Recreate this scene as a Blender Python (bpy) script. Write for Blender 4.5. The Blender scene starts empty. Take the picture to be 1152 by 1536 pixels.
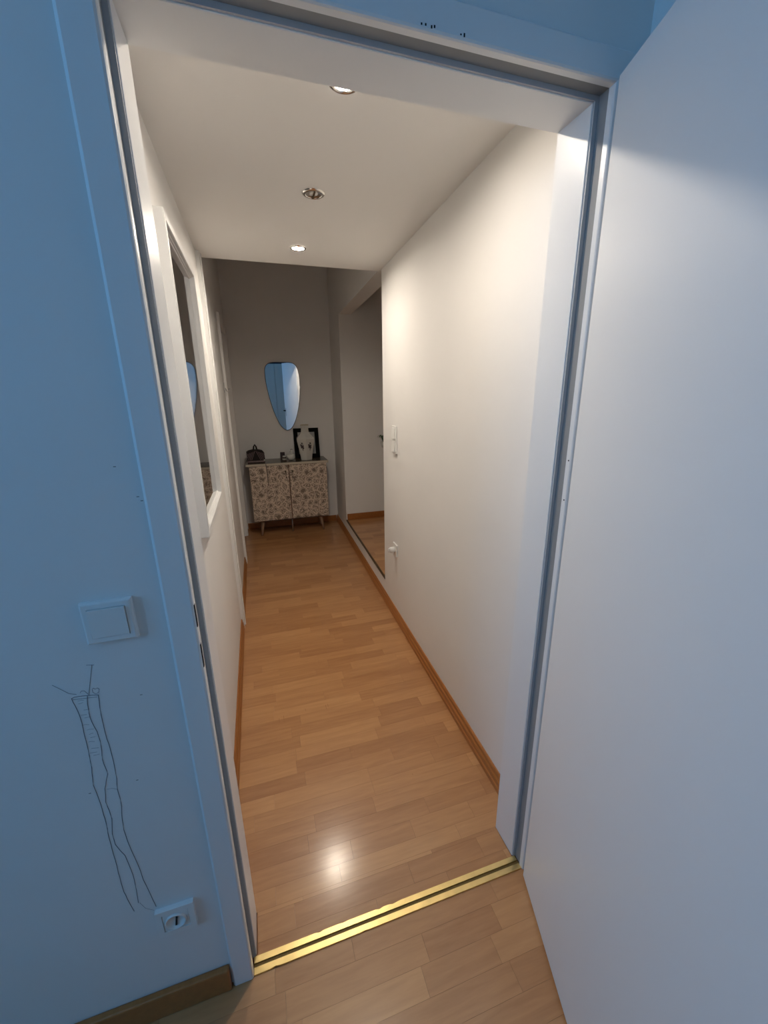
import bpy, bmesh, math, random
from mathutils import Vector, Matrix

S = bpy.context.scene
COL = S.collection
random.seed(7)

# ------------------------------------------------------------------ camera
F_PX = 603.138
CX, CY, CZ = 0.1448, -0.766, 1.4885
PITCH, ROLL, YAW = -0.2846, -0.0121, 0.3000


def cam_basis():
    f = Vector((math.sin(YAW) * math.cos(PITCH), math.cos(YAW) * math.cos(PITCH), math.sin(PITCH)))
    r = Vector((math.cos(YAW), -math.sin(YAW), 0))
    u = r.cross(f)
    r2 = r * math.cos(ROLL) + u * math.sin(ROLL)
    u2 = u * math.cos(ROLL) - r * math.sin(ROLL)
    return r2, u2, f


cam = bpy.data.cameras.new('camera')
cam.sensor_fit = 'VERTICAL'
cam.sensor_height = 24.0
cam.lens = F_PX / 1536 * 24.0
cam.clip_start = 0.02
camo = bpy.data.objects.new('camera', cam)
COL.objects.link(camo)
_r, _u, _f = cam_basis()
camo.matrix_world = Matrix(((_r.x, _u.x, -_f.x, CX), (_r.y, _u.y, -_f.y, CY), (_r.z, _u.z, -_f.z, CZ), (0, 0, 0, 1)))
S.camera = camo

# ------------------------------------------------------------------ world, exposure
w = bpy.data.worlds.new('daylight')
S.world = w
w.use_nodes = True
bg = w.node_tree.nodes['Background']
bg.inputs[0].default_value = (0.175, 0.505, 1.0, 1)
bg.inputs[1].default_value = 9.6
S.view_settings.view_transform = 'Standard'
S.view_settings.look = 'None'
S.view_settings.exposure = 0.0
S.view_settings.gamma = 1.0
S.view_settings.use_curve_mapping = False
LAMP_NEAR, LAMP_FAR = 880.0, 1250.0
LAMP_COL = (1.0, 0.885, 0.75, 1)

# window opening of the room: (axis plane x, y0, y1, z0, z1); the portal only helps sampling the sky through it
ROOM_WIN = (-2.3, -1.75, -0.55, 1.5, 2.45)


def portal(name, x, y0, y1, z0, z1, sx):
    l = bpy.data.lights.new(name, 'AREA')
    l.shape = 'RECTANGLE'
    l.size, l.size_y = (z1 - z0), (y1 - y0)
    l.cycles.is_portal = True
    o = bpy.data.objects.new(name, l)
    COL.objects.link(o)
    o.location = (x, (y0 + y1) / 2, (z0 + z1) / 2)
    o.rotation_euler = (0, -sx * math.pi / 2, 0)


portal('window_left_offscreen', ROOM_WIN[0] - 0.13, *ROOM_WIN[1:], 1)


def on_y(px, py, y=0.0):
    """photo pixel -> point on the vertical plane y (used for the wall drawing)"""
    d = _f * F_PX + _r * (px - 576) - _u * (py - 768)
    t = (y - CY) / d.y
    return Vector((CX, CY, CZ)) + d * t


# ------------------------------------------------------------------ materials
def nodes_of(name):
    m = bpy.data.materials.new(name)
    m.use_nodes = True
    nt = m.node_tree
    return m, nt, nt.nodes['Principled BSDF']


def mat(name, col, rough=0.5, metal=0.0, bump=0.0, bscale=200.0, var=0.0, vscale=6.0, coat=0.0, ior=1.45, emis=None, estr=0.0):
    m, nt, p = nodes_of(name)
    p.inputs['Base Color'].default_value = (*col, 1)
    p.inputs['Roughness'].default_value = rough
    p.inputs['Metallic'].default_value = metal
    p.inputs['IOR'].default_value = ior
    p.inputs['Coat Weight'].default_value = coat
    tc = nt.nodes.new('ShaderNodeTexCoord')
    if var:
        n = nt.nodes.new('ShaderNodeTexNoise')
        n.inputs['Scale'].default_value = vscale
        n.inputs['Detail'].default_value = 4
        nt.links.new(tc.outputs['Object'], n.inputs['Vector'])
        r = nt.nodes.new('ShaderNodeValToRGB')
        r.color_ramp.elements[0].position = 0.3
        r.color_ramp.elements[1].position = 0.7
        r.color_ramp.elements[0].color = (*[c * (1 - var) for c in col], 1)
        r.color_ramp.elements[1].color = (*[min(1, c * (1 + var * 0.5)) for c in col], 1)
        nt.links.new(n.outputs['Fac'], r.inputs['Fac'])
        nt.links.new(r.outputs['Color'], p.inputs['Base Color'])
    if bump:
        n2 = nt.nodes.new('ShaderNodeTexNoise')
        n2.inputs['Scale'].default_value = bscale
        n2.inputs['Detail'].default_value = 3
        nt.links.new(tc.outputs['Object'], n2.inputs['Vector'])
        b = nt.nodes.new('ShaderNodeBump')
        b.inputs['Strength'].default_value = bump
        b.inputs['Distance'].default_value = 0.002
        nt.links.new(n2.outputs['Fac'], b.inputs['Height'])
        nt.links.new(b.outputs['Normal'], p.inputs['Normal'])
    if emis:
        p.inputs['Emission Color'].default_value = emis
        p.inputs['Emission Strength'].default_value = estr
    return m


def wood(name, c1, c2, rough=0.3, rand=True, axis='X', coat=0.0):
    """laminate strip: colour differs from strip to strip, grain runs along the strip"""
    m, nt, p = nodes_of(name)
    tc = nt.nodes.new('ShaderNodeTexCoord')
    oi = nt.nodes.new('ShaderNodeObjectInfo')
    mp = nt.nodes.new('ShaderNodeMapping')
    mp.inputs['Scale'].default_value = (2.5, 26, 26) if axis == 'X' else (26, 2.5, 26)
    nt.links.new(tc.outputs['Object'], mp.inputs['Vector'])
    n = nt.nodes.new('ShaderNodeTexNoise')
    n.noise_dimensions = '4D'
    n.inputs['Scale'].default_value = 2.2
    n.inputs['Detail'].default_value = 6
    n.inputs['Roughness'].default_value = 0.6
    n.inputs['Distortion'].default_value = 0.5
    mul = nt.nodes.new('ShaderNodeMath')
    mul.operation = 'MULTIPLY'
    mul.inputs[1].default_value = 37.0 if rand else 0.0
    nt.links.new(oi.outputs['Random'], mul.inputs[0])
    nt.links.new(mp.outputs['Vector'], n.inputs['Vector'])
    nt.links.new(mul.outputs[0], n.inputs['W'])
    ad = nt.nodes.new('ShaderNodeMath')
    ad.operation = 'MULTIPLY_ADD'
    ad.inputs[1].default_value = 0.55 if rand else 0.0
    nt.links.new(oi.outputs['Random'], ad.inputs[0])
    sc = nt.nodes.new('ShaderNodeMath')
    sc.operation = 'MULTIPLY_ADD'
    sc.inputs[1].default_value = 1.15
    sc.inputs[2].default_value = -0.35 if rand else -0.05
    nt.links.new(n.outputs['Fac'], sc.inputs[0])
    nt.links.new(sc.outputs[0], ad.inputs[2])
    r = nt.nodes.new('ShaderNodeValToRGB')
    r.color_ramp.elements[0].color = (*c1, 1)
    r.color_ramp.elements[1].color = (*c2, 1)
    nt.links.new(ad.outputs[0], r.inputs['Fac'])
    nt.links.new(r.outputs['Color'], p.inputs['Base Color'])
    b = nt.nodes.new('ShaderNodeBump')
    b.inputs['Strength'].default_value = 0.06
    b.inputs['Distance'].default_value = 0.001
    nt.links.new(n.outputs['Fac'], b.inputs['Height'])
    nt.links.new(b.outputs['Normal'], p.inputs['Normal'])
    p.inputs['Roughness'].default_value = rough
    p.inputs['Coat Weight'].default_value = coat
    p.inputs['Coat Roughness'].default_value = 0.18
    return m


def floral(name):
    """cream cabinet film with brown ring flowers"""
    m, nt, p = nodes_of(name)
    tc = nt.nodes.new('ShaderNodeTexCoord')
    ns = nt.nodes.new('ShaderNodeTexNoise')
    ns.inputs['Scale'].default_value = 30
    nt.links.new(tc.outputs['Object'], ns.inputs['Vector'])
    vm = nt.nodes.new('ShaderNodeVectorMath')
    vm.operation = 'SCALE'
    vm.inputs['Scale'].default_value = 0.075
    nt.links.new(ns.outputs['Color'], vm.inputs[0])
    va = nt.nodes.new('ShaderNodeVectorMath')
    nt.links.new(tc.outputs['Object'], va.inputs[0])
    nt.links.new(vm.outputs[0], va.inputs[1])
    fl = nt.nodes.new('ShaderNodeVectorMath')
    fl.operation = 'MULTIPLY'
    fl.inputs[1].default_value = (1, 0, 1)
    nt.links.new(va.outputs[0], fl.inputs[0])
    sx = nt.nodes.new('ShaderNodeSeparateXYZ')
    cx2 = nt.nodes.new('ShaderNodeCombineXYZ')
    nt.links.new(fl.outputs[0], sx.inputs[0])
    nt.links.new(sx.outputs['X'], cx2.inputs['X'])
    nt.links.new(sx.outputs['Z'], cx2.inputs['Y'])
    v = nt.nodes.new('ShaderNodeTexVoronoi')
    v.voronoi_dimensions = '2D'
    v.feature = 'DISTANCE_TO_EDGE'
    v.inputs['Scale'].default_value = 14.0
    v.inputs['Randomness'].default_value = 0.85
    nt.links.new(cx2.outputs[0], v.inputs['Vector'])
    r = nt.nodes.new('ShaderNodeValToRGB')
    cream, br, mid = (0.68, 0.57, 0.46, 1), (0.17, 0.125, 0.095, 1), (0.33, 0.26, 0.20, 1)
    el = r.color_ramp.elements
    el[0].position, el[0].color = 0.0, cream
    el[1].position, el[1].color = 1.0, br
    for pos, c in ((0.10, cream), (0.12, br), (0.17, mid), (0.21, br), (0.24, cream), (0.30, cream), (0.34, br)):
        e = el.new(pos)
        e.color = c
    nt.links.new(v.outputs['Distance'], r.inputs['Fac'])
    n3 = nt.nodes.new('ShaderNodeTexNoise')
    n3.inputs['Scale'].default_value = 60
    nt.links.new(tc.outputs['Object'], n3.inputs['Vector'])
    mx = nt.nodes.new('ShaderNodeMix')
    mx.data_type = 'RGBA'
    mx.inputs['Factor'].default_value = 0.12
    nt.links.new(r.outputs['Color'], mx.inputs['A'])
    mx.inputs['B'].default_value = (0.52, 0.43, 0.35, 1)
    nt.links.new(mx.outputs['Result'], p.inputs['Base Color'])
    p.inputs['Roughness'].default_value = 0.5
    return m


M = {
    'wall': mat('wall_paint', (0.80, 0.79, 0.77), 0.65, bump=0.05, bscale=140, var=0.02, vscale=3),
    'ceil': mat('ceiling_paint', (0.80, 0.79, 0.77), 0.75, bump=0.05, bscale=150),
    'lacquer': mat('white_lacquer', (0.80, 0.80, 0.79), 0.32),
    'leaf': mat('white_door_lacquer', (0.80, 0.80, 0.79), 0.42, bump=0.03, bscale=300),
    'gasket': mat('grey_rubber', (0.16, 0.165, 0.165), 0.7),
    'seal': mat('grey_seal', (0.28, 0.285, 0.285), 0.7),
    'gasket2': mat('pale_grey_rubber', (0.48, 0.49, 0.50), 0.6),
    'plastic': mat('white_plastic', (0.80, 0.80, 0.78), 0.3),
    'dark': mat('hole_shade_and_marks', (0.01, 0.01, 0.01), 0.8),  # near-black paint for the shade inside latch slots, also for small black marks
    'plank': wood('beech_laminate', (0.34, 0.145, 0.050), (0.57, 0.30, 0.124), 0.42, coat=0.6),
    'joint': mat('dark_joint', (0.33, 0.16, 0.07), 0.7),
    'base': wood('oak_baseboard', (0.27, 0.095, 0.022), (0.45, 0.18, 0.05), 0.35, axis='Y'),
    'brass': mat('brass', (0.90, 0.70, 0.31), 0.30, metal=1.0, bump=0.12, bscale=60, var=0.12, vscale=25),
    'brassdark': mat('dark_brass', (0.14, 0.095, 0.03), 0.6, metal=0.5),  # groove is given a darker brass tone than the strips
    'chrome': mat('chrome', (0.75, 0.73, 0.70), 0.12, metal=1.0),
    'steel': mat('brushed_steel', (0.6, 0.6, 0.6), 0.3, metal=1.0),
    'mirror': mat('mirror_glass', (0.88, 0.90, 0.90), 0.0, metal=1.0),
    'glass': mat('dark_window_glass', (0.03, 0.033, 0.033), 0.02, ior=1.75, coat=1.0, bump=0.02, bscale=9),
    'pencil': mat('pencil_line', (0.17, 0.17, 0.19), 0.8),
    'lens_near': mat('lit_lamp_lens', (0.9, 0.9, 0.9), 0.4, emis=LAMP_COL, estr=LAMP_NEAR),
    'lens_far': mat('bright_lamp_lens', (0.9, 0.9, 0.9), 0.4, emis=LAMP_COL, estr=LAMP_FAR),
    'lens_off': mat('unlit_lamp_lens', (0.75, 0.73, 0.68), 0.15, ior=1.5),
    'floral': floral('floral_film'),
    'cabtop': mat('dark_brown_top', (0.10, 0.075, 0.05), 0.25),
    'cream': mat('cream_edge', (0.55, 0.50, 0.40), 0.4),
    'cabbody': mat('red_brown_carcass', (0.17, 0.09, 0.06), 0.5),
    'legwood': mat('pale_leg_wood', (0.38, 0.24, 0.16), 0.4, var=0.1),
    'black': mat('black_paint', (0.006, 0.0065, 0.006), 0.9, ior=1.25),
    'matboard': mat('mat_board', (0.45, 0.46, 0.45), 0.7),
    'picture': mat('pale_print', (0.50, 0.51, 0.50), 0.7, var=0.25, vscale=18),
    'porcelain': mat('porcelain', (0.62, 0.62, 0.58), 0.18),
    'gold': mat('gold_rim', (0.75, 0.62, 0.38), 0.25, metal=1.0),
    'motif': mat('dark_flower_print', (0.06, 0.05, 0.055), 0.5),
    'motifg': mat('green_leaf_print', (0.09, 0.12, 0.07), 0.5),
    'bagdark': mat('black_fabric', (0.012, 0.009, 0.009), 0.8),
    'bagpink': mat('mauve_fabric', (0.22, 0.16, 0.16), 0.8, var=0.2, vscale=30),
    'jar': mat('dark_red_brown_jar', (0.035, 0.018, 0.015), 0.3),
    'label': mat('pale_label', (0.45, 0.44, 0.38), 0.6),
    'green': mat('dark_green_leaf', (0.035, 0.085, 0.045), 0.45),
    'mark': mat('grey_print', (0.16, 0.13, 0.11), 0.6),
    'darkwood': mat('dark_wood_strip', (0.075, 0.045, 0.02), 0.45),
    'wardrobe': mat('grey_white_board', (0.58, 0.53, 0.47), 0.5),
    'navy': mat('navy_fabric', (0.02, 0.03, 0.06), 0.8),
}


# ------------------------------------------------------------------ mesh helpers
def obj(name, bm, m, parent=None, smooth=False):
    me = bpy.data.meshes.new(name)
    bmesh.ops.recalc_face_normals(bm, faces=bm.faces[:])
    bm.to_mesh(me)
    bm.free()
    me.materials.append(M[m] if isinstance(m, str) else m)
    if smooth:
        for p in me.polygons:
            p.use_smooth = True
    o = bpy.data.objects.new(name, me)
    COL.objects.link(o)
    if parent:
        o.parent = parent
    return o


def addbox(bm, x0, x1, y0, y1, z0, z1, fx=None):
    """fx(x, y) may shear x (the right hall wall is not quite parallel)"""
    vs = []
    for z in (z0, z1):
        for x, y in ((x0, y0), (x1, y0), (x1, y1), (x0, y1)):
            vs.append(bm.verts.new((fx(x, y) if fx else x, y, z)))
    for f in ((3, 2, 1, 0), (4, 5, 6, 7), (0, 1, 5, 4), (1, 2, 6, 5), (2, 3, 7, 6), (3, 0, 4, 7)):
        bm.faces.new([vs[i] for i in f])
    return vs


def box(*a, fx=None, bev=0.0, seg=2):
    bm = bmesh.new()
    addbox(bm, *a, fx=fx)
    if bev:
        bmesh.ops.recalc_face_normals(bm, faces=bm.faces[:])
        bmesh.ops.bevel(bm, geom=bm.edges[:], offset=bev, segments=seg, affect='EDGES', profile=0.5)
    return bm


def boxes(lst, fx=None):
    bm = bmesh.new()
    for b in lst:
        addbox(bm, *b, fx=fx)
    return bm


def lathe(prof, n=32, c=(0, 0, 0), rot=0.0):
    bm = bmesh.new()
    rings = []
    for r, z in prof:
        if r < 1e-6:
            rings.append([bm.verts.new((c[0], c[1], c[2] + z))])
        else:
            rings.append([bm.verts.new((c[0] + r * math.cos(rot + 2 * math.pi * i / n), c[1] + r * math.sin(rot + 2 * math.pi * i / n), c[2] + z)) for i in range(n)])
    for a, b in zip(rings, rings[1:]):
        if len(a) == 1 and len(b) == 1:
            continue
        for i in range(n):
            j = (i + 1) % n
            if len(a) == 1:
                bm.faces.new((a[0], b[i], b[j]))
            elif len(b) == 1:
                bm.faces.new((a[i], a[j], b[0]))
            else:
                bm.faces.new((a[i], a[j], b[j], b[i]))
    return bm


def addtube(bm, pts, r, n=6, caps=True):
    pts = [Vector(p) for p in pts]
    rs = r if isinstance(r, (list, tuple)) else [r] * len(pts)
    rings = []
    for i, p in enumerate(pts):
        t = (pts[min(i + 1, len(pts) - 1)] - pts[max(i - 1, 0)])
        t.normalize()
        a = t.cross(Vector((0, 0, 1)))
        if a.length < 0.05:
            a = t.cross(Vector((1, 0, 0)))
        a.normalize()
        b = t.cross(a)
        rings.append([bm.verts.new(p + (a * math.cos(2 * math.pi * k / n) + b * math.sin(2 * math.pi * k / n)) * rs[i]) for k in range(n)])
    for a, b in zip(rings, rings[1:]):
        for k in range(n):
            j = (k + 1) % n
            bm.faces.new((a[k], a[j], b[j], b[k]))
    if caps:
        bm.faces.new(rings[0])
        bm.faces.new(rings[-1][::-1])


def tube(pts, r, n=8):
    bm = bmesh.new()
    addtube(bm, pts, r, n)
    return bm


def prism(poly, axis, a, b):
    """extrude a 2-D polygon along an axis; poly gives the other two coordinates in xyz order"""
    bm = bmesh.new()

    def P(q, t):
        q = list(q)
        q.insert(axis, t)
        return bm.verts.new(q)
    A = [P(q, a) for q in poly]
    B = [P(q, b) for q in poly]
    n = len(poly)
    for i in range(n):
        j = (i + 1) % n
        bm.faces.new((A[i], A[j], B[j], B[i]))
    bm.faces.new(A)
    bm.faces.new(B[::-1])
    return bm


def empty(name, loc=(0, 0, 0), rz=0.0):
    o = bpy.data.objects.new(name, None)
    o.empty_display_size = 0.05
    COL.objects.link(o)
    o.location = loc
    o.rotation_euler = (0, 0, rz)
    return o


def tag(o, label, cat, group=None):
    o['label'] = label
    o['category'] = cat
    if group:
        o['group'] = group
    return o


def struct(o, label=None, cat=None):
    o['kind'] = 'structure'
    if label:
        o['label'] = label
    if cat:
        o['category'] = cat
    return o


# ------------------------------------------------------------------ dimensions
XL = -0.07                     # left hall wall
RW0, RWS = 0.9124, 0.0236      # right hall wall  x = RW0 + RWS*y
YD = 0.124                     # depth of the door wall
YC = 1.889                     # end of the lowered ceiling
ZC = 2.2113
YL = 3.95                      # far wall
ZT = 2.95
Y1, Y2 = 1.850, 3.355          # raised room opening in the right wall
ZS, ZO = 0.178, 2.225
XB = 0.907                     # right wall of the room we stand in


def sh(x, y):                  # x measured from the right wall face
    return RW0 + RWS * y + x


# ------------------------------------------------------------------ shell
W, C = 'wall', 'wall'
struct(obj('wall_front', boxes([(-2.45, -0.045, 0, 0.12, 0, ZT), (0.879, 1.2, 0, 0.12, 0, ZT), (-0.045, 0.879, 0, 0.12, 2.076, ZT)]), 'wall'),
       'blue-lit white wall around the doorway', C)
wr = ROOM_WIN
struct(obj('wall_room_left', boxes([(wr[0] - 0.15, wr[0], -3.25, wr[1], 0, 2.65), (wr[0] - 0.15, wr[0], wr[2], 0, 0, 2.65),
                                    (wr[0] - 0.15, wr[0], wr[1], wr[2], 0, wr[3]), (wr[0] - 0.15, wr[0], wr[1], wr[2], wr[4], 2.65)]), 'wall'),
       'white room wall with the daylight window', C)
struct(obj('wall_room_right', box(XB, XB + 0.12, -3.25, 0, 0, 2.65), 'wall'), 'white room wall behind the open door', C)
struct(obj('wall_room_back', box(-2.45, XB + 0.12, -3.37, -3.25, 0, 2.65), 'wall'), 'white room wall behind the wardrobe', C)
struct(obj('ceiling_room', box(-2.45, XB + 0.12, -3.37, 0, 2.65, 2.8), 'ceil'), 'white ceiling of the blue-lit room', 'ceiling')

# hall
WIN = (0.640, 1.255, 1.038, 1.978)   # wall hole behind the left window
DY0, DY1, DZ = 2.955, 3.70, 2.075    # far left door hole
struct(obj('wall_left', boxes([(-0.20, XL, 0.12, WIN[0], 0, ZT), (-0.20, XL, WIN[1], DY0, 0, ZT), (-0.20, XL, WIN[0], WIN[1], 0, WIN[2]),
                               (-0.20, XL, WIN[0], WIN[1], WIN[3], ZT), (-0.20, XL, DY0, DY1, DZ, ZT), (-0.20, XL, DY1, YL, 0, ZT)]), 'wall'),
       'white hall wall with the framed window', C)
struct(obj('wall_right_far', boxes([(0, 0.12, Y1, Y2, ZO, ZT), (0, 0.12, Y2, YL, 0, ZT)], fx=sh), 'wall'), 'wall around the raised opening', C)
struct(obj('wall_right', boxes([(0, 0.12, 0.12, Y1, 0, ZT), (0, 0.12, Y1, Y2, 0, ZS - 0.012)], fx=sh), 'wall'),
       'cream-lit hall wall ending at the raised opening', C)
struct(obj('wall_back', box(-0.2, sh(0.12, YL), YL, YL + 0.12, 0, ZT), 'wall'), 'plain wall at the far end of the hall', C)
struct(obj('ceiling', prism([(-0.2, 0.12), (sh(0.1, 0.12), 0.12), (sh(0.1, YC), YC), (-0.2, YC)], 2, ZC, ZT), 'ceil'), 'lowered hall ceiling with recessed spotlights', 'ceiling')
struct(obj('ceiling_far', box(-0.2, 1.2, YC, YL + 0.12, ZT - 0.1, ZT), 'ceil'), 'high ceiling of the hall end', 'ceiling')

# raised room beyond the opening
XA = 2.6
struct(obj('wall_alcove_far', box(sh(0.12, Y2), XA + 0.12, Y2, Y2 + 0.12, 0, 2.7), 'wall'), 'pale wall with oak baseboard inside the raised opening', C)
struct(obj('wall_alcove_near', box(sh(0.12, 0.8), XA + 0.12, 0.7, 0.82, 0, 2.7), 'wall'), 'near wall of the raised room', C)
struct(obj('wall_alcove_right', box(XA, XA + 0.12, 0.82, Y2, 0, 2.7), 'wall'), 'right wall of the raised room', C)
struct(obj('ceiling_alcove', box(1.05, XA + 0.12, 0.7, Y2 + 0.12, 2.7, 2.82), 'ceil'), 'ceiling of the raised room', 'ceiling')


# windows (frames) for the daylight
def plain_window(name, x, y0, y1, z0, z1, label):
    e = struct(empty(name, (x, (y0 + y1) / 2, z0)), label, 'window')
    b = 0.06
    inv = -Vector(e.location)

    def p(n, lst, m):
        bm = boxes(lst)
        bmesh.ops.translate(bm, vec=inv, verts=bm.verts[:])
        return obj(n, bm, m, e)
    p('frame', [(x - .03, x + .03, y0, y0 + b, z0, z1), (x - .03, x + .03, y1 - b, y1, z0, z1), (x - .03, x + .03, y0 + b, y1 - b, z0, z0 + b), (x - .03, x + .03, y0 + b, y1 - b, z1 - b, z1)], 'lacquer')
    ym = (y0 + y1) / 2
    p('mullion', [(x - .03, x + .03, ym - .04, ym + .04, z0 + b, z1 - b)], 'lacquer')


plain_window('window_2', wr[0] - 0.09, *wr[1:], 'two-part white window lighting the room')

# ------------------------------------------------------------------ floors
PITCH_P = 0.0633


def planks(parent, x0f, x1f, y0, y1, yoff, ztop, th=0.008, vis=None):
    """strip rows across the hall; x0f, x1f are functions of y"""
    k0 = math.floor((y0 - yoff) / PITCH_P)
    y = yoff + k0 * PITCH_P
    n = 0
    rest = bmesh.new()
    g = 0.00004
    while y < y1 - 1e-6:
        ya, yb = max(y, y0), min(y + PITCH_P, y1)
        if yb - ya > 0.004:
            xa, xb = x0f((ya + yb) / 2), x1f((ya + yb) / 2)
            x = xa - random.uniform(0.05, 0.30)
            while x < xb - 1e-6:
                L = random.choice((0.22, 0.27, 0.33, 0.38, 0.44)) + random.uniform(-0.02, 0.02)
                p, q = max(x, xa), min(x + L, xb)
                if q - p > 0.006:
                    a = (p + g, q - g, ya + g, yb - g, ztop - th, ztop)
                    if vis is None or vis(p, q, ya, yb):
                        bm = bmesh.new()
                        vs = addbox(bm, *a)
                        # tiny chamfer on top so every strip keeps its own edge
                        for v_, cx_, cy_ in zip(vs[4:], (1, -1, -1, 1), (1, 1, -1, -1)):
                            v_.co.x += cx_ * 0.00014
                            v_.co.y += cy_ * 0.00014
                        obj('plank', bm, 'plank', parent)
                        n += 1
                    else:
                        addbox(rest, *a)
                x += L
        y += PITCH_P
    if len(rest.verts):
        o = obj('planks', rest, 'plank', parent)
        o['kind'] = 'stuff'
    else:
        rest.free()
    return n


floor = struct(obj('floor', boxes([(-2.45, XB + 0.12, -3.37, 0, -0.12, -0.008), (-0.2, sh(0.12, 3.95), 0, YL + 0.12, -0.12, -0.008)]), 'joint'), 'beech laminate floor of short strips laid across the hall', 'floor')
n1 = planks(floor, lambda y: XL + 0.001, lambda y: sh(0, y) - 0.001, YD + 0.012, YL, 0.315, 0.0)
n1b = planks(floor, lambda y: 0.011, lambda y: 0.8255, 0.034, YD + 0.012, 0.315, 0.0)
n2 = planks(floor, lambda y: -2.3, lambda y: XB, -3.25, -0.0065, -0.122, 0.0, vis=lambda p, q, a, b: b > -0.75 and q > -0.75)
fa = struct(obj('floor_alcove', box(sh(0.0, 2.6), XA, 0.82, Y2, -0.02, ZS - 0.020), 'joint'), 'raised laminate floor seen through the hall opening', 'floor')
# keep the raised floor body behind the riser wall
fa.data.transform(Matrix.Translation((0, 0, 0)))
for v in fa.data.vertices:
    if v.co.x < 1.2:
        v.co.x = sh(0.118, v.co.y)
n3 = planks(fa, lambda y: sh(0.008, y) if y > Y1 else sh(0.122, y), lambda y: XA, 0.83, Y2, 0.02, ZS, th=0.0115, vis=lambda p, q, a, b: a > Y1 - .1 and p < 1.75)
print('planks', n1, n1b, n2, n3)
t = obj('edge_profile', boxes([(-0.003, 0.008, Y1, Y2, ZS - 0.012, ZS + 0.003)], fx=sh), 'darkwood', fa)
t['label'] = 'dark brown edge profile along the step'


# ------------------------------------------------------------------ baseboards
def bb_profile(h, d):
    return [(0, 0), (d, 0), (d, h * 0.28), (d * 0.8, h * 0.34), (d * 0.8, h * 0.62), (d * 0.55, h * 0.72), (d * 0.5, h * 0.93), (d * 0.3, h), (0, h)]


def bb_run(name, x_of_y, sgn, y0, y1, h, d, m='base'):
    bm = bmesh.new()
    pr = bb_profile(h, d)
    A = [bm.verts.new((x_of_y(y0) + sgn * u, y0, z + 0.0004)) for u, z in pr]
    B = [bm.verts.new((x_of_y(y1) + sgn * u, y1, z + 0.0004)) for u, z in pr]
    n = len(pr)
    for i in range(n):
        j = (i + 1) % n
        bm.faces.new((A[i], A[j], B[j], B[i]))
    bm.faces.new(A)
    bm.faces.new(B[::-1])
    return obj(name, bm, m)


struct(bb_run('baseboard_left', lambda y: XL, 1, 0.137, 1.765, 0.072, 0.016), 'oak baseboard under the framed hall window', 'baseboard')
struct(bb_run('baseboard_left_far', lambda y: XL, 1, 1.832, 2.885, 0.072, 0.016), 'oak baseboard between white trim and far hall door', 'baseboard')
struct(bb_run('baseboard_right', lambda y: sh(0, y), -1, 0.137, YL - 0.001, 0.074, 0.016), 'long oak baseboard along the cream hall wall', 'baseboard')
struct(obj('baseboard_back', box(XL + 0.02, sh(-0.017, YL), YL - 0.014, YL, 0.0005, 0.07, bev=0.003), 'base'), 'oak baseboard behind the patterned cabinet', 'baseboard')
struct(obj('baseboard_alcove', box(sh(0.01, Y2), XA, Y2 - 0.014, Y2, ZS + 0.0005, ZS + 0.068, bev=0.003), 'base'), 'oak baseboard inside the raised opening', 'baseboard')
struct(obj('baseboard_front', box(-2.3, -0.0535, -0.016, 0, 0.0005, 0.080, bev=0.004), 'base'), 'brown baseboard below the blue wall', 'baseboard')

# ------------------------------------------------------------------ door frame (steel profile swept left leg - head - right leg)
FXL, FXR, FZ = 0.001, 0.834, 2.0325


def sweep(name, prof, m, parent, smooth=False, legs=(0, 1, 2)):
    """prof: (u, y) with u = distance outwards from the opening edge; closed loop"""
    bm = bmesh.new()
    st = []
    for u, y in prof:
        uz = u
        st.append([bm.verts.new((FXL - u, y, 0.001)), bm.verts.new((FXL - u, y, FZ + uz)), bm.verts.new((FXR + u, y, FZ + uz)), bm.verts.new((FXR + u, y, 0.001))])
    n = len(prof)
    for i in range(n):
        j = (i + 1) % n
        for k in legs:
            bm.faces.new((st[i][k], st[j][k], st[j][k + 1], st[i][k + 1]))
    bm.faces.new([s[legs[0]] for s in st])
    bm.faces.new([s[legs[-1] + 1] for s in st][::-1])
    bmesh.ops.delete(bm, geom=[v for v in bm.verts if not v.link_faces], context='VERTS')
    return obj(name, bm, m, parent, smooth)


trim = struct(empty('trim_1', (0, 0, 0)), 'white steel door frame between room and hall', 'door frame')
sweep('frame_face', [(0.046, 0.02), (0.053, 0.002), (0.051, -0.006), (0.046, -0.0105), (0.005, -0.0105), (0.0015, -0.009), (0.0, -0.006), (0.0, 0.006), (0.004, 0.008), (0.006, 0.02)], 'lacquer', trim)
RB = [(0.006, 0.0081), (0.003, 0.0081), (0.003, 0.033), (0.006, 0.033)]
sweep('rebate_seal', RB, 'seal', trim)
sweep('gasket', [(0.003, 0.0331), (-0.0055, 0.0331), (-0.0055, 0.0375), (0.003, 0.0375)], 'gasket2', trim)
sweep('lining', [(0.03, 0.0376), (-0.0068, 0.0376), (-0.0076, 0.039), (-0.0076, 0.1345), (-0.0068, 0.1355), (0.040, 0.1355), (0.040, YD), (0.03, YD)], 'lacquer', trim)
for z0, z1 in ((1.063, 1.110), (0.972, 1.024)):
    o = obj('strike_slot_shade', box(FXL - 0.0065, FXL + 0.0004, -0.0078, -0.0005, z0, z1), 'dark', trim)  # black box set on the frame in place of the latch hole's shade
    o['label'] = 'black box painted as the shade inside a latch slot of the frame edge'
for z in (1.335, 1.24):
    obj('screw_hole', lathe([(0.0, 0), (0.0018, 0), (0.0018, 0.001), (0, 0.001)], 10, (0, 0, 0)), 'dark', trim).matrix_world = Matrix.Translation((FXR + 0.0004, -0.002, z)) @ Matrix.Rotation(-math.pi / 2, 4, 'Y')
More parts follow.
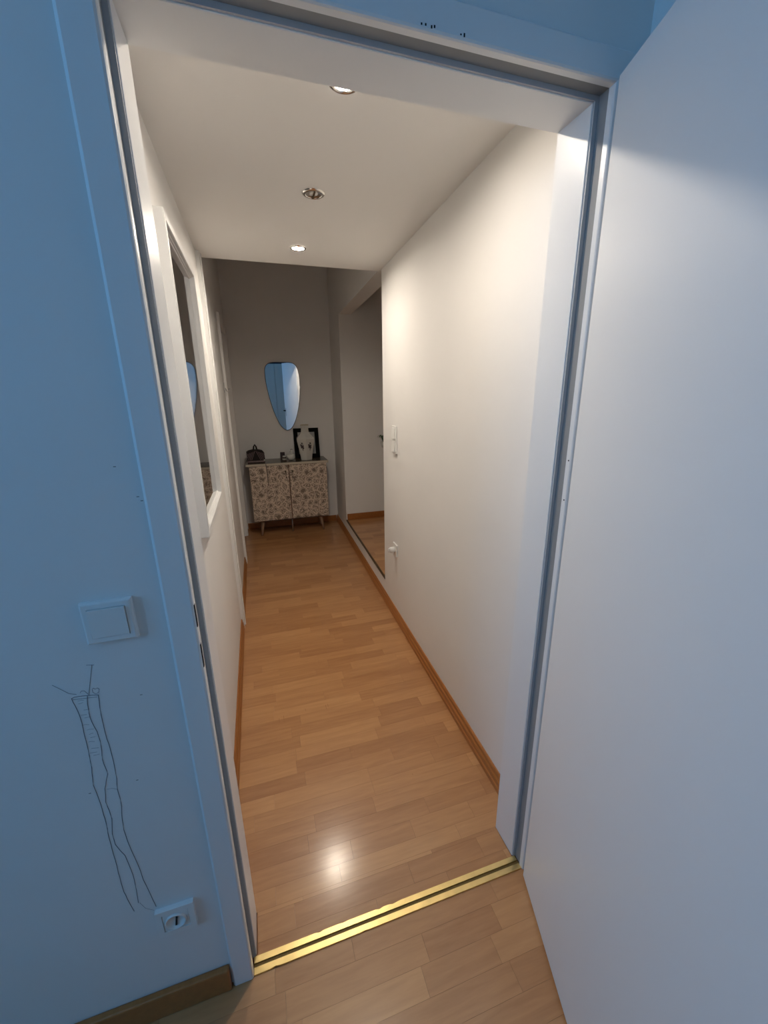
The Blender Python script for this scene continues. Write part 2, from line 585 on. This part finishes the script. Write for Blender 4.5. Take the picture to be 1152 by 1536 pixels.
# old screw marks on the head
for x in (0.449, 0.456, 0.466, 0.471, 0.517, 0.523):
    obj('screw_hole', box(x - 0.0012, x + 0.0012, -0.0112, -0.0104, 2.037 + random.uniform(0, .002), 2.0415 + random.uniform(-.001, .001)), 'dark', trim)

# brass threshold
th = struct(empty('trim_2', (0.415, 0.013, 0)), 'double brass threshold strip in the doorway', 'threshold')


def ragged(name, y0, y1, z, m, rag):
    """flat metal strip whose one long edge is chipped"""
    bm = bmesh.new()
    n = 60
    x0, x1 = FXL - 0.415 + 0.001, FXR - 0.415 - 0.001
    rows = []
    for i in range(n + 1):
        x = x0 + (x1 - x0) * i / n
        j = random.choice((0, 0, 0, 0.0012, 0.0022)) if rag and 0.05 < i / n < 0.62 and random.random() < 0.5 else 0
        a, b = (y0 + j, y1) if rag == 1 else (y0, y1 - j)
        rows.append([bm.verts.new((x, yy - 0.013, zz)) for yy, zz in ((a, 0.0005), (a + 0.0008, z), (b - 0.0008, z), (b, 0.0005))])
    for p, q in zip(rows, rows[1:]):
        for k in range(3):
            bm.faces.new((p[k], q[k], q[k + 1], p[k + 1]))
        bm.faces.new((p[3], q[3], q[0], p[0]))
    bm.faces.new(rows[0])
    bm.faces.new(rows[-1][::-1])
    return obj(name, bm, m, th)


ragged('brass_strip', -0.0065, 0.0100, 0.0045, 'brass', 1)
ragged('brass_strip', 0.0175, 0.0335, 0.0045, 'brass', 2)
ragged('groove', 0.0101, 0.0174, 0.0020, 'brassdark', 0)

# ------------------------------------------------------------------ open door leaf
dirv = Vector((-0.2925, -0.9563))
door = struct(empty('door_1', (0.823, -0.027, 0), math.atan2(dirv.y, dirv.x)), 'smooth white door leaf standing open into the room', 'door')
leaf = obj('leaf', box(0, 0.86, 0, 0.040, 0.010, 2.030, bev=0.0025), 'leaf', door)
for s in (0, 1):
    hb = empty('handle', (0, 0, 0))
    hb.parent = door
    y0 = -0.0 if s == 0 else 0.040
    d = -1 if s == 0 else 1
    COL.objects.unlink(hb)
    bpy.data.objects.remove(hb)
    h = bmesh.new()
    addtube(h, [(0.80, y0 + d * 0.0005, 1.05), (0.80, y0 + d * 0.045, 1.05), (0.785, y0 + d * 0.055, 1.05), (0.68, y0 + d * 0.055, 1.045)], [0.009, 0.009, 0.010, 0.008], 10)
    ho = obj('handle', h, 'black', door, True)
    ho['label'] = 'dark lever handle'
    obj('handle_plate', box(0.78, 0.82, min(y0, y0 + d * 0.006), max(y0, y0 + d * 0.006), 0.93, 1.10, bev=0.002), 'steel', ho)

# ------------------------------------------------------------------ left hall: framed window, trim, far door
win = struct(empty('window_1', (XL, 0.95, 1.03)), 'white framed interior window with dark reflecting glass on the left hall wall', 'window')


def wp(name, lst, m, bev=0.0):
    bm = bmesh.new()
    for b in lst:
        addbox(bm, *b)
    if bev:
        bmesh.ops.recalc_face_normals(bm, faces=bm.faces[:])
        bmesh.ops.bevel(bm, geom=bm.edges[:], offset=bev, segments=2, affect='EDGES')
    bmesh.ops.translate(bm, vec=-Vector(win.location), verts=bm.verts[:])
    return obj(name, bm, m, win)


def ring(x0, x1, ya, yb, za, zb, t_):
    return [(x0, x1, ya, ya + t_, za, zb), (x0, x1, yb - t_, yb, za, zb), (x0, x1, ya + t_, yb - t_, za, za + t_), (x0, x1, ya + t_, yb - t_, zb - t_, zb)]


for i, b in enumerate(ring(XL, -0.040, 0.633, 1.262, 1.031, 1.985, 0.025)):
    wp('casing', [b], 'lacquer', 0.0015)
for b in ring(-0.0775, -0.050, 0.642, 1.253, 1.040, 1.976, 0.020):
    wp('sash', [b], 'lacquer', 0.0012)
for b in ring(-0.0640, -0.0555, 0.662, 1.233, 1.060, 1.956, 0.005):
    wp('glazing_bead', [b], 'lacquer', 0.001)
pane = wp('pane', [(-0.002, 0.002, -0.280, 0.280, -0.443, 0.443)], 'glass')
pane.data.transform(Matrix.Translation(Vector(win.location)))
pane.location = Vector((-0.0620, 0.9475, 1.508)) - Vector(win.location)
pane.rotation_euler = (0, 0, math.radians(-0.15))
pane['label'] = 'dark glass pane reflecting the hall'

struct(obj('trim_3', boxes([(XL, -0.052, 1.768, 1.829, 0.0005, ZC - 0.0005), (XL, -0.046, 1.815, 1.829, 0.0005, ZC - 0.0005)]), 'lacquer'), 'white vertical trim where the lowered ceiling ends', 'trim')
# far door
d3 = struct(empty('door_2', (XL, 3.33, 0)), 'white closed door with casing near the patterned cabinet', 'door')


def dp(name, lst, m, bev=0.0):
    bm = boxes(lst)
    bmesh.ops.translate(bm, vec=-Vector(d3.location), verts=bm.verts[:])
    if bev:
        bmesh.ops.recalc_face_normals(bm, faces=bm.faces[:])
        bmesh.ops.bevel(bm, geom=bm.edges[:], offset=bev, segments=2, affect='EDGES')
    return obj(name, bm, m, d3)


dp('casing', [(XL, -0.050, 2.889, 2.955, 0.0005, 2.12)], 'wall', 0.003)
dp('casing', [(XL, -0.050, 3.70, 3.762, 0.0005, 2.12)], 'wall', 0.003)
dp('casing', [(XL, -0.050, 2.956, 3.699, 2.06, 2.12)], 'wall', 0.003)
dp('leaf', [(-0.135, -0.10, 2.9551, 3.6999, 0.002, 2.0749)], 'leaf')
dp('jamb', [(-0.20, -0.1005, 2.9551, 2.9565, 0.0005, 2.07)], 'leaf')
hk = tag(empty('wall_hook', (XL, 2.82, 1.56)), 'small steel hook on the left hall wall beside the far door', 'hook')
obj('plate', box(0.0003, 0.006, -0.018, 0.018, -0.045, 0.035, bev=0.002), 'steel', hk)
obj('prong', tube([(0.005, 0, -0.01), (0.022, 0, -0.03), (0.034, 0, -0.028), (0.036, 0, -0.012)], [0.006, 0.006, 0.006, 0.008], 8), 'steel', hk, True)

# dark strip along the near jamb of the raised opening
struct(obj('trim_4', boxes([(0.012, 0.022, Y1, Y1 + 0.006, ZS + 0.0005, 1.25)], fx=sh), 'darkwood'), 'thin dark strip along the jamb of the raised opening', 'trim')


# ------------------------------------------------------------------ switches and sockets
def local(bm):
    return bm


def schuko(parent, m='plastic'):
    """round recessed socket insert, axis +Y towards the wall, centred at origin, front at y = 0"""
    ins = lathe([(0.0275, 0.0), (0.026, 0.0025), (0.0225, 0.0025), (0.0205, 0.0015), (0.0195, -0.0065), (0.0, -0.0065)], 32)
    bmesh.ops.rotate(ins, cent=(0, 0, 0), matrix=Matrix.Rotation(math.pi / 2, 3, 'X'), verts=ins.verts[:])
    return obj('socket_insert', ins, m, parent, True)


# left switch on the blue wall (front faces -y)
sw = tag(empty('light_switch', (-0.140, 0, 1.103)), 'square white rocker light switch above the pencil scribble', 'light switch')
pl = bmesh.new()
loops = []
for hx, hz, y in ((0.0405, 0.0405, -0.0003), (0.0405, 0.0405, -0.0075), (0.0395, 0.0395, -0.0100), (0.0370, 0.0370, -0.0112), (0.0300, 0.0290, -0.0112), (0.0300, 0.0290, -0.0003)):
    loops.append([pl.verts.new((sx * hx, y, sz * hz)) for sx, sz in ((-1, -1), (1, -1), (1, 1), (-1, 1))])
for a, b in zip(loops, loops[1:] + loops[:1]):
    for k in range(4):
        pl.faces.new((a[k], a[(k + 1) % 4], b[(k + 1) % 4], b[k]))
obj('cover_plate', pl, 'plastic', sw)
rk = bmesh.new()
addbox(rk, -0.029, 0.029, -0.0155, -0.0003, -0.028, 0.028)
for v in rk.verts:
    if v.co.y < -0.012 and v.co.z < 0:
        v.co.y += 0.003
obj('rocker', rk, 'plastic', sw)

so = tag(empty('wall_socket', (-0.1425, 0, 0.312)), 'square white wall socket low on the blue wall above the brown baseboard', 'socket')
pl = bmesh.new()
for b in ((-0.0405, 0.0405, -0.011, -0.0003, 0.028, 0.0405), (-0.0405, 0.0405, -0.011, -0.0003, -0.0405, -0.028), (-0.0405, -0.028, -0.011, -0.0003, -0.028, 0.028), (0.028, 0.0405, -0.011, -0.0003, -0.028, 0.028)):
    addbox(pl, *b)
obj('cover_plate', pl, 'plastic', so)
ct = obj('centre_plate', box(-0.0275, 0.0275, -0.0095, -0.0003, -0.0275, 0.0275, bev=0.001), 'plastic', so)
ri = lathe([(0.0225, 0.0), (0.0225, 0.0045), (0.0205, 0.0050), (0.0195, 0.0010), (0.0, 0.0006)], 32)
bmesh.ops.rotate(ri, cent=(0, 0, 0), matrix=Matrix.Rotation(math.pi / 2, 3, 'X'), verts=ri.verts[:])
bmesh.ops.translate(ri, vec=(-0.001, -0.0096, 0), verts=ri.verts[:])
obj('socket_well', ri, 'plastic', so, True)
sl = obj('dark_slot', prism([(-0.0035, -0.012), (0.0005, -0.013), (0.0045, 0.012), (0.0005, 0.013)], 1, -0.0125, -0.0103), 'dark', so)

# hall double switch on the right wall (front faces -x)
RA = -math.atan(RWS)


def on_right(name, y, z, label, cat):
    e = empty(name, (RW0 + RWS * y, y, z), RA)
    return tag(e, label, cat)


s2 = on_right('light_switch', 1.582, 1.222, 'tall two-part white light switch on the cream hall wall', 'light switch')
obj('cover_plate', box(-0.010, -0.0003, -0.0405, 0.0405, -0.083, 0.083, bev=0.0025), 'plastic', s2)
for z0, z1 in ((0.010, 0.071), (-0.070, -0.007)):
    rk = bmesh.new()
    addbox(rk, -0.0135, -0.0095, -0.028, 0.028, z0, z1)
    for v in rk.verts:
        if v.co.x < -0.012 and v.co.z < (z0 + z1) / 2:
            v.co.x -= 0.006
    obj('rocker', rk, 'plastic', s2)

s3 = on_right('wall_socket', 1.575, 0.507, 'white wall socket with a plug low on the cream hall wall', 'socket')
obj('cover_plate', box(-0.011, -0.0003, -0.0405, 0.0405, -0.0405, 0.0405, bev=0.003), 'plastic', s3)
ps = on_right('plug_adapter', 1.575, 0.507, 'small white plug adapter sticking out of the hall socket', 'plug')
pb = lathe([(0.0, 0.0), (0.019, 0.0), (0.019, 0.026), (0.014, 0.034), (0.0, 0.034)], 24)
bmesh.ops.rotate(pb, cent=(0, 0, 0), matrix=Matrix.Rotation(-math.pi / 2, 3, 'Y'), verts=pb.verts[:])
bmesh.ops.translate(pb, vec=(-0.0112, 0, 0), verts=pb.verts[:])
obj('plug_body', pb, 'plastic', ps, True)
obj('pull_ring', tube([(-0.043 - 0.012 * math.sin(a), 0, 0.013 * math.cos(a)) for a in [math.pi * k / 10 for k in range(11)]], 0.0035, 8), 'plastic', ps, True)


# ------------------------------------------------------------------ ceiling spotlights
def downlight(x, y, on, label):
    e = tag(empty('downlight', (x, y, ZC)), label, 'ceiling light', 'recessed hall spotlights')
    obj('trim_ring', lathe([(0.029, -0.0005), (0.0295, -0.004), (0.034, -0.006), (0.040, -0.0035), (0.042, -0.0005)], 40), 'chrome', e, True)
    if on:
        obj('lens', lathe([(0.0, -0.0022), (0.0285, -0.0018), (0.0285, -0.0006), (0, -0.0006)], 32), on, e)
    else:
        obj('reflector', lathe([(0.0285, -0.0036), (0.024, -0.0022), (0.012, -0.0010), (0.0, -0.0006)], 32), 'chrome', e, True)
        obj('clip', box(-0.003, 0.003, -0.0285, 0.0285, -0.0075, -0.0045), 'darkwood', e)
        obj('lens', lathe([(0.0, -0.0045), (0.014, -0.0040), (0.016, -0.0012), (0, -0.0011)], 24), 'lens_off', e, True)
    return e


downlight(0.426, 0.421, 'lens_near', 'lit recessed spotlight next to the door head')
downlight(0.432, 1.003, None, 'unlit recessed spotlight between the two lit ones')
downlight(0.436, 1.606, 'lens_far', 'lit recessed spotlight at the end of the lowered ceiling')

# ------------------------------------------------------------------ patterned cabinet
CF = 3.60
cab = tag(empty('cabinet', (0.4375, 3.765, 0)), 'two-door cabinet with cream floral doors on tapered legs at the hall end', 'cabinet')
cl = Vector(cab.location)


def cp(name, bm, m, parent=None, smooth=False):
    if parent is None:
        bmesh.ops.translate(bm, vec=-cl, verts=bm.verts[:])
        return obj(name, bm, m, cab, smooth)
    bmesh.ops.translate(bm, vec=-cl, verts=bm.verts[:])
    return obj(name, bm, m, parent, smooth)


cp('body', box(0.036, 0.839, CF + 0.018, 3.925, 0.172, 0.782), 'cabbody')
top = cp('worktop', box(0.005, 0.862, CF - 0.008, 3.93, 0.782, 0.805, bev=0.002), 'cream')
cp('top_sheet', box(0.007, 0.860, CF - 0.002, 3.928, 0.8051, 0.8066), 'cabtop', top)
for i, (xa, xb, hx) in enumerate(((0.034, 0.4315, 0.402), (0.4415, 0.841, 0.470))):
    d = cp('door', box(xa, xb, CF, CF + 0.0175, 0.184, 0.777, bev=0.0015), 'floral')
    hb = bmesh.new()
    addtube(hb, [(hx, CF - 0.0005, 0.715), (hx, CF - 0.016, 0.712), (hx, CF - 0.016, 0.645), (hx, CF - 0.0005, 0.642)], 0.0045, 8)
    cp('handle', hb, 'black', d)
for xa, sx in ((0.125, -1), (0.755, 1)):
    for yb, sy in ((3.675, -1), (3.86, 1)):
        cp('leg', tube([(xa, yb, 0.1718), (xa + sx * 0.014, yb + sy * 0.010, 0.09), (xa + sx * 0.026, yb + sy * 0.02, 0.001)], [0.022, 0.016, 0.010], 14), 'legwood', None, True)
cp('centre_leg', tube([(0.437, 3.70, 0.1718), (0.437, 3.70, 0.001)], 0.008, 12), 'steel', None, True)
cp('cord', tube([(0.205, CF - 0.011, 0.803), (0.207, CF - 0.012, 0.77), (0.212, CF - 0.006, 0.70), (0.214, CF - 0.005, 0.62), (0.216, CF - 0.005, 0.56)], [0.004, 0.004, 0.005, 0.005, 0.003], 6), 'mark')
TOPZ = 0.8066 + 0.0004

# ------------------------------------------------------------------ oval wall mirror
mir = tag(empty('wall_mirror', (0.466, YL - 0.014, 1.47), math.radians(-1.35)), 'frameless teardrop wall mirror with thin dark rim above the cabinet', 'mirror')
mir.rotation_euler = (math.radians(0.75), 0, math.radians(-1.35))
outl = [(0.290, 1.745), (0.300, 1.785), (0.325, 1.812), (0.365, 1.826), (0.43, 1.829), (0.50, 1.829), (0.56, 1.826), (0.60, 1.811), (0.625, 1.780), (0.640, 1.725), (0.646, 1.65), (0.645, 1.56), (0.635, 1.46), (0.616, 1.36), (0.588, 1.26),
        (0.556, 1.185), (0.526, 1.14), (0.497, 1.121), (0.470, 1.119), (0.440, 1.135), (0.405, 1.18), (0.375, 1.245), (0.345, 1.335), (0.320, 1.44), (0.302, 1.54), (0.291, 1.64)]


def catmull(p, n=4):
    r = []
    N = len(p)
    for i in range(N):
        a, b, c_, d_ = (Vector((*p[(i + k) % N], 0)) for k in (-1, 0, 1, 2))
        for k in range(n):
            t_ = k / n
            v = 0.5 * ((2 * b) + (c_ - a) * t_ + (2 * a - 5 * b + 4 * c_ - d_) * t_ ** 2 + (3 * b - a - 3 * c_ + d_) * t_ ** 3)
            r.append((v.x - 0.466, v.y - 1.47))
    return r


oc = catmull(outl)
obj('glass', prism(oc, 1, -0.0075, -0.0035), 'mirror', mir)
obj('backing', prism([(x * 1.012, z * 1.006) for x, z in oc], 1, -0.0033, 0.0), 'gasket', mir)
rimb = bmesh.new()
rp = [(x * 1.008, -0.006, z * 1.004) for x, z in oc]
addtube(rimb, rp + [rp[0]], 0.0035, 6, caps=False)
obj('rim', rimb, 'gasket', mir, True)

# ------------------------------------------------------------------ things on the cabinet
# picture frame leaning on the far wall
pf = tag(empty('picture_frame', (0.674, 3.845, TOPZ)), 'black picture frame leaning on the wall behind the vase', 'picture frame')
pf.rotation_euler = (math.radians(-9), 0, 0)
fw, fh, bar = 0.278, 0.332, 0.045
for b in ((-fw / 2, -fw / 2 + bar, -0.009, 0.009, 0, fh), (fw / 2 - bar, fw / 2, -0.009, 0.009, 0, fh), (-fw / 2 + bar, fw / 2 - bar, -0.009, 0.009, 0, bar), (-fw / 2 + bar, fw / 2 - bar, -0.009, 0.009, fh - bar, fh)):
    obj('frame_bar', box(*b, bev=0.0015), 'black', pf)
obj('mat', box(-fw / 2 + bar, fw / 2 - bar, -0.002, 0.003, bar, fh - bar), 'matboard', pf)
obj('print', box(-fw / 2 + bar + 0.03, fw / 2 - bar - 0.03, -0.0028, -0.0021, bar + 0.04, fh - bar - 0.04), 'picture', pf)

# vase
vs = tag(empty('vase', (0.645, 3.735, TOPZ), math.radians(19)), 'white six-sided porcelain vase with flower motifs and gold rim', 'vase')
vp = [(0.0, 0.001), (0.066, 0.0), (0.068, 0.006), (0.072, 0.04), (0.083, 0.10), (0.096, 0.165), (0.104, 0.205), (0.106, 0.228), (0.100, 0.243), (0.080, 0.262), (0.058, 0.283), (0.047, 0.302), (0.044, 0.325), (0.044, 0.352), (0.047, 0.369), (0.049, 0.373)]
obj('body', lathe(vp + [(0.045, 0.373), (0.040, 0.35), (0.038, 0.30), (0.0, 0.28)], 6, rot=math.radians(-52)), 'porcelain', vs)
obj('rim', lathe([(0.0495, 0.3735), (0.0500, 0.3765), (0.044, 0.3765), (0.044, 0.3735)], 6, rot=math.radians(-52)), 'gold', vs)


def vase_r(z):
    for (r0, z0), (r1, z1) in zip(vp[1:], vp[2:]):
        if z0 <= z <= z1:
            return r0 + (r1 - r0) * (z - z0) / (z1 - z0)
    return 0.1


for fa_ in (-112 + 30, -52 + 30 , -172 + 30):
    a = math.radians(fa_)
    nrm = Vector((math.cos(a), math.sin(a), 0))
    tng = Vector((-math.sin(a), math.cos(a), 0))
    mb = bmesh.new()
    for k, (u, z, ru, rz_) in enumerate(((0.0, 0.150, 0.016, 0.015), (-0.012, 0.165, 0.010, 0.012), (0.010, 0.135, 0.012, 0.010), (0.004, 0.120, 0.006, 0.016), (-0.010, 0.138, 0.008, 0.008), (0.0, 0.186, 0.009, 0.008), (0.008, 0.178, 0.006, 0.005), (0.012, 0.160, 0.006, 0.009))):
        ring_ = []
        for i in range(10):
            b_ = 2 * math.pi * i / 10
            zz = z + rz_ * math.sin(b_) * (1 + 0.25 * math.sin(3 * b_))
            uu = u + ru * math.cos(b_) * (1 + 0.25 * math.cos(2 * b_ + k))
            ap = vase_r(zz) * math.cos(math.pi / 6) + 0.0006
            ring_.append(mb.verts.new(nrm * ap + tng * uu + Vector((0, 0, zz))))
        mb.faces.new(ring_)
    obj('flower_motif', mb, 'motif', vs)

# striped bag
bg_ = tag(empty('handbag', (0.112, 3.735, TOPZ), math.radians(2)), 'small black and mauve striped bag with top loop on the cabinet', 'bag')
zb = 0.148
bp_ = [(-0.086, 0.0), (0.086, 0.0), (0.092, 0.03), (0.088, 0.10), (0.070, 0.122), (0.02, 0.135), (-0.02, 0.135), (-0.070, 0.125), (-0.092, 0.112), (-0.090, 0.03)]
obj('body', prism(bp_, 1, -0.045, 0.045), 'bagdark', bg_)
for sgn in (-1, 1):
    for k in range(6):
        xa_, za_ = 0.006 + k * 0.017, 0.124 - 0.006 * k
        xe_ = min(0.086, xa_ + 0.040)
        ze_ = za_ - (xe_ - xa_) * (za_ - 0.030) / 0.040
        w_ = 0.0026
        obj('stripe', prism([(sgn * (xa_ - w_), za_), (sgn * (xa_ + w_), za_), (sgn * (xe_ + w_), ze_), (sgn * (xe_ - w_), ze_)], 1, -0.0475, -0.0452), 'bagpink', bg_)
obj('hem', box(-0.085, 0.085, -0.0478, -0.0452, 0.006, 0.022), 'bagpink', bg_)
obj('clasp', box(0.076, 0.090, -0.0505, -0.0480, 0.018, 0.032, bev=0.001), 'label', bg_)
obj('loop', tube([(-0.018, 0, 0.128), (-0.012, 0, 0.165), (0.0, 0, 0.186), (0.012, 0, 0.165), (0.018, 0, 0.128)], [0.007, 0.0075, 0.008, 0.0075, 0.007], 8), 'bagdark', bg_, True)

# dark box with a little labelled jar in front
bx_ = tag(obj('small_box', box(-0.024, 0.024, -0.018, 0.018, 0, 0.088, bev=0.002), 'jar'), 'small dark red-brown box standing on the cabinet behind a jar', 'box')
bx_.location = (0.393, 3.775, TOPZ)
jr = tag(empty('jar', (0.407, 3.722, TOPZ)), 'tiny glass jar with pale label and lid in front of the dark box', 'jar')
obj('glass', lathe([(0, 0), (0.021, 0), (0.022, 0.003), (0.022, 0.036), (0.019, 0.041), (0.0, 0.041)], 24), 'jar', jr, True)
obj('label', lathe([(0.0224, 0.010), (0.0224, 0.028)], 24), 'label', jr, True)
obj('lid', lathe([(0.0, 0.0415), (0.0195, 0.0415), (0.0195, 0.052), (0.017, 0.055), (0, 0.055)], 24), 'porcelain', jr, True)

# ceramic hen
hn = tag(empty('hen_figurine', (0.478, 3.745, TOPZ)), 'white ceramic hen figurine beside the vase', 'figurine')


def blob(name, c, r, m, n=14, fn=None):
    bm = bmesh.new()
    bmesh.ops.create_uvsphere(bm, u_segments=n + 6, v_segments=n, radius=1.0)
    for v in bm.verts:
        v.co = Vector((v.co.x * r[0] + c[0], v.co.y * r[1] + c[1], v.co.z * r[2] + c[2]))
        if fn:
            fn(v)
    return obj(name, bm, m, hn, True)


def hen_shape(v):
    v.co.z = max(v.co.z, 0.0)
    if v.co.x > 0.01 and v.co.z > 0.03:                  # breast rises into neck and head
        k = min(1, (v.co.x - 0.01) / 0.03)
        v.co.z += 0.02 * k
    if v.co.x < -0.02:
        v.co.z += 0.6 * (-0.02 - v.co.x)


blob('body', (0, 0, 0.034), (0.046, 0.032, 0.034), 'porcelain', fn=hen_shape)
blob('head', (0.012, -0.004, 0.092), (0.017, 0.014, 0.024), 'porcelain')
blob('neck', (0.013, -0.002, 0.07), (0.018, 0.017, 0.03), 'porcelain')
for k, (x, z) in enumerate(((0.004, 0.113), (0.012, 0.117), (0.020, 0.113))):
    blob('comb', (x, -0.004, z), (0.005, 0.003, 0.006), 'motif', 8)
obj('beak', tube([(-0.003, -0.006, 0.092), (-0.014, -0.008, 0.089)], [0.004, 0.0008], 8), 'mark', hn, True)

# ------------------------------------------------------------------ little plant on the far wall of the raised room
pp = tag(empty('wall_planter', (1.422, Y2, 1.01)), 'green plant in a small white wall pot inside the raised opening', 'plant')
obj('pot', lathe([(0.0, -0.06), (0.030, -0.06), (0.044, 0.0), (0.040, 0.0), (0.028, -0.05), (0.0, -0.05)], 20, (0, -0.046, 0)), 'porcelain', pp, True)
for k in range(11):
    a = 2 * math.pi * k / 11
    ln = 0.055 + 0.02 * random.random()
    cx_, cy_ = 0.012 * math.cos(a), -0.046 + 0.010 * math.sin(a)
    ox, oy = ln * 0.8 * math.cos(a), 0.30 * ln * math.sin(a)
    L_ = bmesh.new()
    pts = [(cx_, cy_, -0.01), (cx_ + ox * 0.5, cy_ + oy * 0.5, 0.045), (cx_ + ox, cy_ + oy, 0.065 + 0.02 * random.random()), (cx_ + ox * 1.25, cy_ + oy * 1.2, 0.045)]
    wd = (0.002, 0.010, 0.010, 0.001)
    tx, ty = -math.sin(a), math.cos(a)
    rows = []
    for p_, w_ in zip(pts, wd):
        rows.append([L_.verts.new((p_[0] + tx * w_, p_[1] + ty * w_ * 0.5, p_[2])), L_.verts.new((p_[0], p_[1], p_[2] - 0.003)), L_.verts.new((p_[0] - tx * w_, p_[1] - ty * w_ * 0.5, p_[2]))])
    for r0, r1 in zip(rows, rows[1:]):
        L_.faces.new((r0[0], r0[1], r1[1], r1[0]))
        L_.faces.new((r0[1], r0[2], r1[2], r1[1]))
    obj('leaf', L_, 'green', pp)

# ------------------------------------------------------------------ pencil scribble on the blue wall
Z4 = lambda x, y: (60 + x / 2.743, 860 + y / 2.743)
lines = [
    [(130, 515), (145, 545), (165, 590), (178, 640), (190, 690), (203, 750), (213, 800), (216, 840), (220, 872), (243, 930), (256, 970), (268, 1010), (277, 1050), (285, 1090), (298, 1140), (310, 1180), (322, 1230), (333, 1270), (345, 1310), (360, 1340), (388, 1390)],
    [(195, 505), (196, 540), (202, 575), (213, 610), (235, 650), (248, 690), (254, 730), (257, 765), (270, 800), (279, 825), (272, 855), (267, 885), (270, 940), (285, 975), (296, 1010), (297, 1070), (310, 1115), (330, 1140), (350, 1160), (375, 1220), (388, 1260), (396, 1300), (405, 1355)],
    [(240, 500), (246, 550), (258, 610), (275, 680), (290, 725), (303, 775), (316, 845), (319, 890), (330, 925), (336, 960), (338, 1010), (345, 1055), (360, 1100), (395, 1180), (412, 1220), (425, 1260), (450, 1310), (478, 1370)],
    [(130, 515), (142, 509), (170, 505), (200, 502), (240, 500)],
    [(135, 520), (170, 516), (235, 508)],
    [(50, 460), (90, 480), (120, 495), (150, 498)],
    [(201, 500), (205, 460), (209, 420), (213, 378)],
    [(190, 378), (222, 376)],
    [(215, 478), (218, 490), (230, 496), (242, 488), (244, 476), (236, 471), (228, 476), (218, 472), (215, 478)],
    [(165, 492), (170, 484), (182, 483), (198, 497)],
    [(410, 1355), (435, 1378), (470, 1386)],
    [(275, 888), (296, 884), (318, 888)],
]
random.seed(3)
for k in range(13):
    yy = 525 + k * 19
    xo = 155 + k * 4.6
    xs_ = xo + random.uniform(-4, 16)
    yy += random.uniform(-7, 7)
    lines.append([(xs_, yy), (xs_ + 10, yy - 3 + random.uniform(-2, 2)), (xs_ + random.uniform(16, 32), yy - 5 + random.uniform(-3, 3))])
sb = bmesh.new()
for i, l in enumerate(lines):
    thick = 0.0006 if i < 4 else (0.00035 if i < 10 else 0.0002)
    pts = []
    for q in l:
        v = on_y(*Z4(*q), 0.0)
        v.y = -0.00025
        pts.append(v)
    if i < 3:                         # hand wobble between the drawn points
        fine = []
        for a, b in zip(pts, pts[1:]):
            fine += [a, (a + b) / 2 + Vector((random.uniform(-1, 1) * 0.0005, 0, 0))]
        pts = fine + [pts[-1]]
    n0 = len(sb.verts)
    addtube(sb, pts, thick, 5)
wf = bpy.data.objects['wall_front']
scr = obj('pencil_scribble', sb, 'pencil', wf)
scr['label'] = 'long pencil drawing with two feelers scribbled on the wall'
# small scuffs
sc = bmesh.new()
for q in ((207, 745), (213, 751), (160, 318), (168, 322), (212, 1042), (135, 1190), (206, 1170), (172, 700)):
    v = on_y(*q, 0.0)
    addbox(sc, v.x - 0.0022, v.x + 0.0018, -0.0003, 0.0002, v.z - 0.0006, v.z + 0.0006)
obj('scuff', sc, 'mark', wf)
# floor scratches (short dark nicks near the left baseboard)
for (x, y, l_) in ((0.118, 0.880, 0.030), (0.140, 0.885, 0.040), (0.345, 0.897, 0.028), (0.356, 0.905, 0.020), (0.245, 0.91, 0.016), (0.42, 0.60, 0.006), (0.62, 0.42, 0.006), (0.70, 1.18, 0.004)):
    obj('nick', box(x - 0.0009, x + 0.0009, y - l_ / 2, y + l_ / 2, -0.0005, 0.0003), 'joint', floor)

# ------------------------------------------------------------------ wardrobe behind the camera (seen in the oval mirror)
wd_ = tag(empty('wardrobe', (0.42, -2.93, 0)), 'pale grey wardrobe seen only in the teardrop mirror', 'wardrobe')
obj('carcass', box(-0.45, 0.45, -0.29, 0.28, 0.0005, 2.10), 'wardrobe', wd_)
for s in (-1, 1):
    d = obj('door', box(min(s * 0.003, s * 0.447), max(s * 0.003, s * 0.447), 0.2805, 0.30, 0.03, 2.097, bev=0.002), 'wardrobe', wd_)
    obj('knob', lathe([(0.0, 0.0), (0.012, 0.0), (0.014, 0.012), (0, 0.016)], 14), 'steel', d).matrix_local = Matrix.Translation((s * 0.04, 0.3002, 1.0)) @ Matrix.Rotation(-math.pi / 2, 4, 'X')
sc_ = tag(empty('suitcase', (0.47, -2.93, 2.1004)), 'dark navy case lying on the wardrobe', 'suitcase')
obj('shell', box(-0.30, 0.30, -0.2, 0.2, 0, 0.20, bev=0.03, seg=4), 'navy', sc_)
obj('grip', tube([(-0.08, 0.2, 0.10), (-0.07, 0.23, 0.10), (0.07, 0.23, 0.10), (0.08, 0.2, 0.10)], 0.01, 8), 'black', sc_, True)
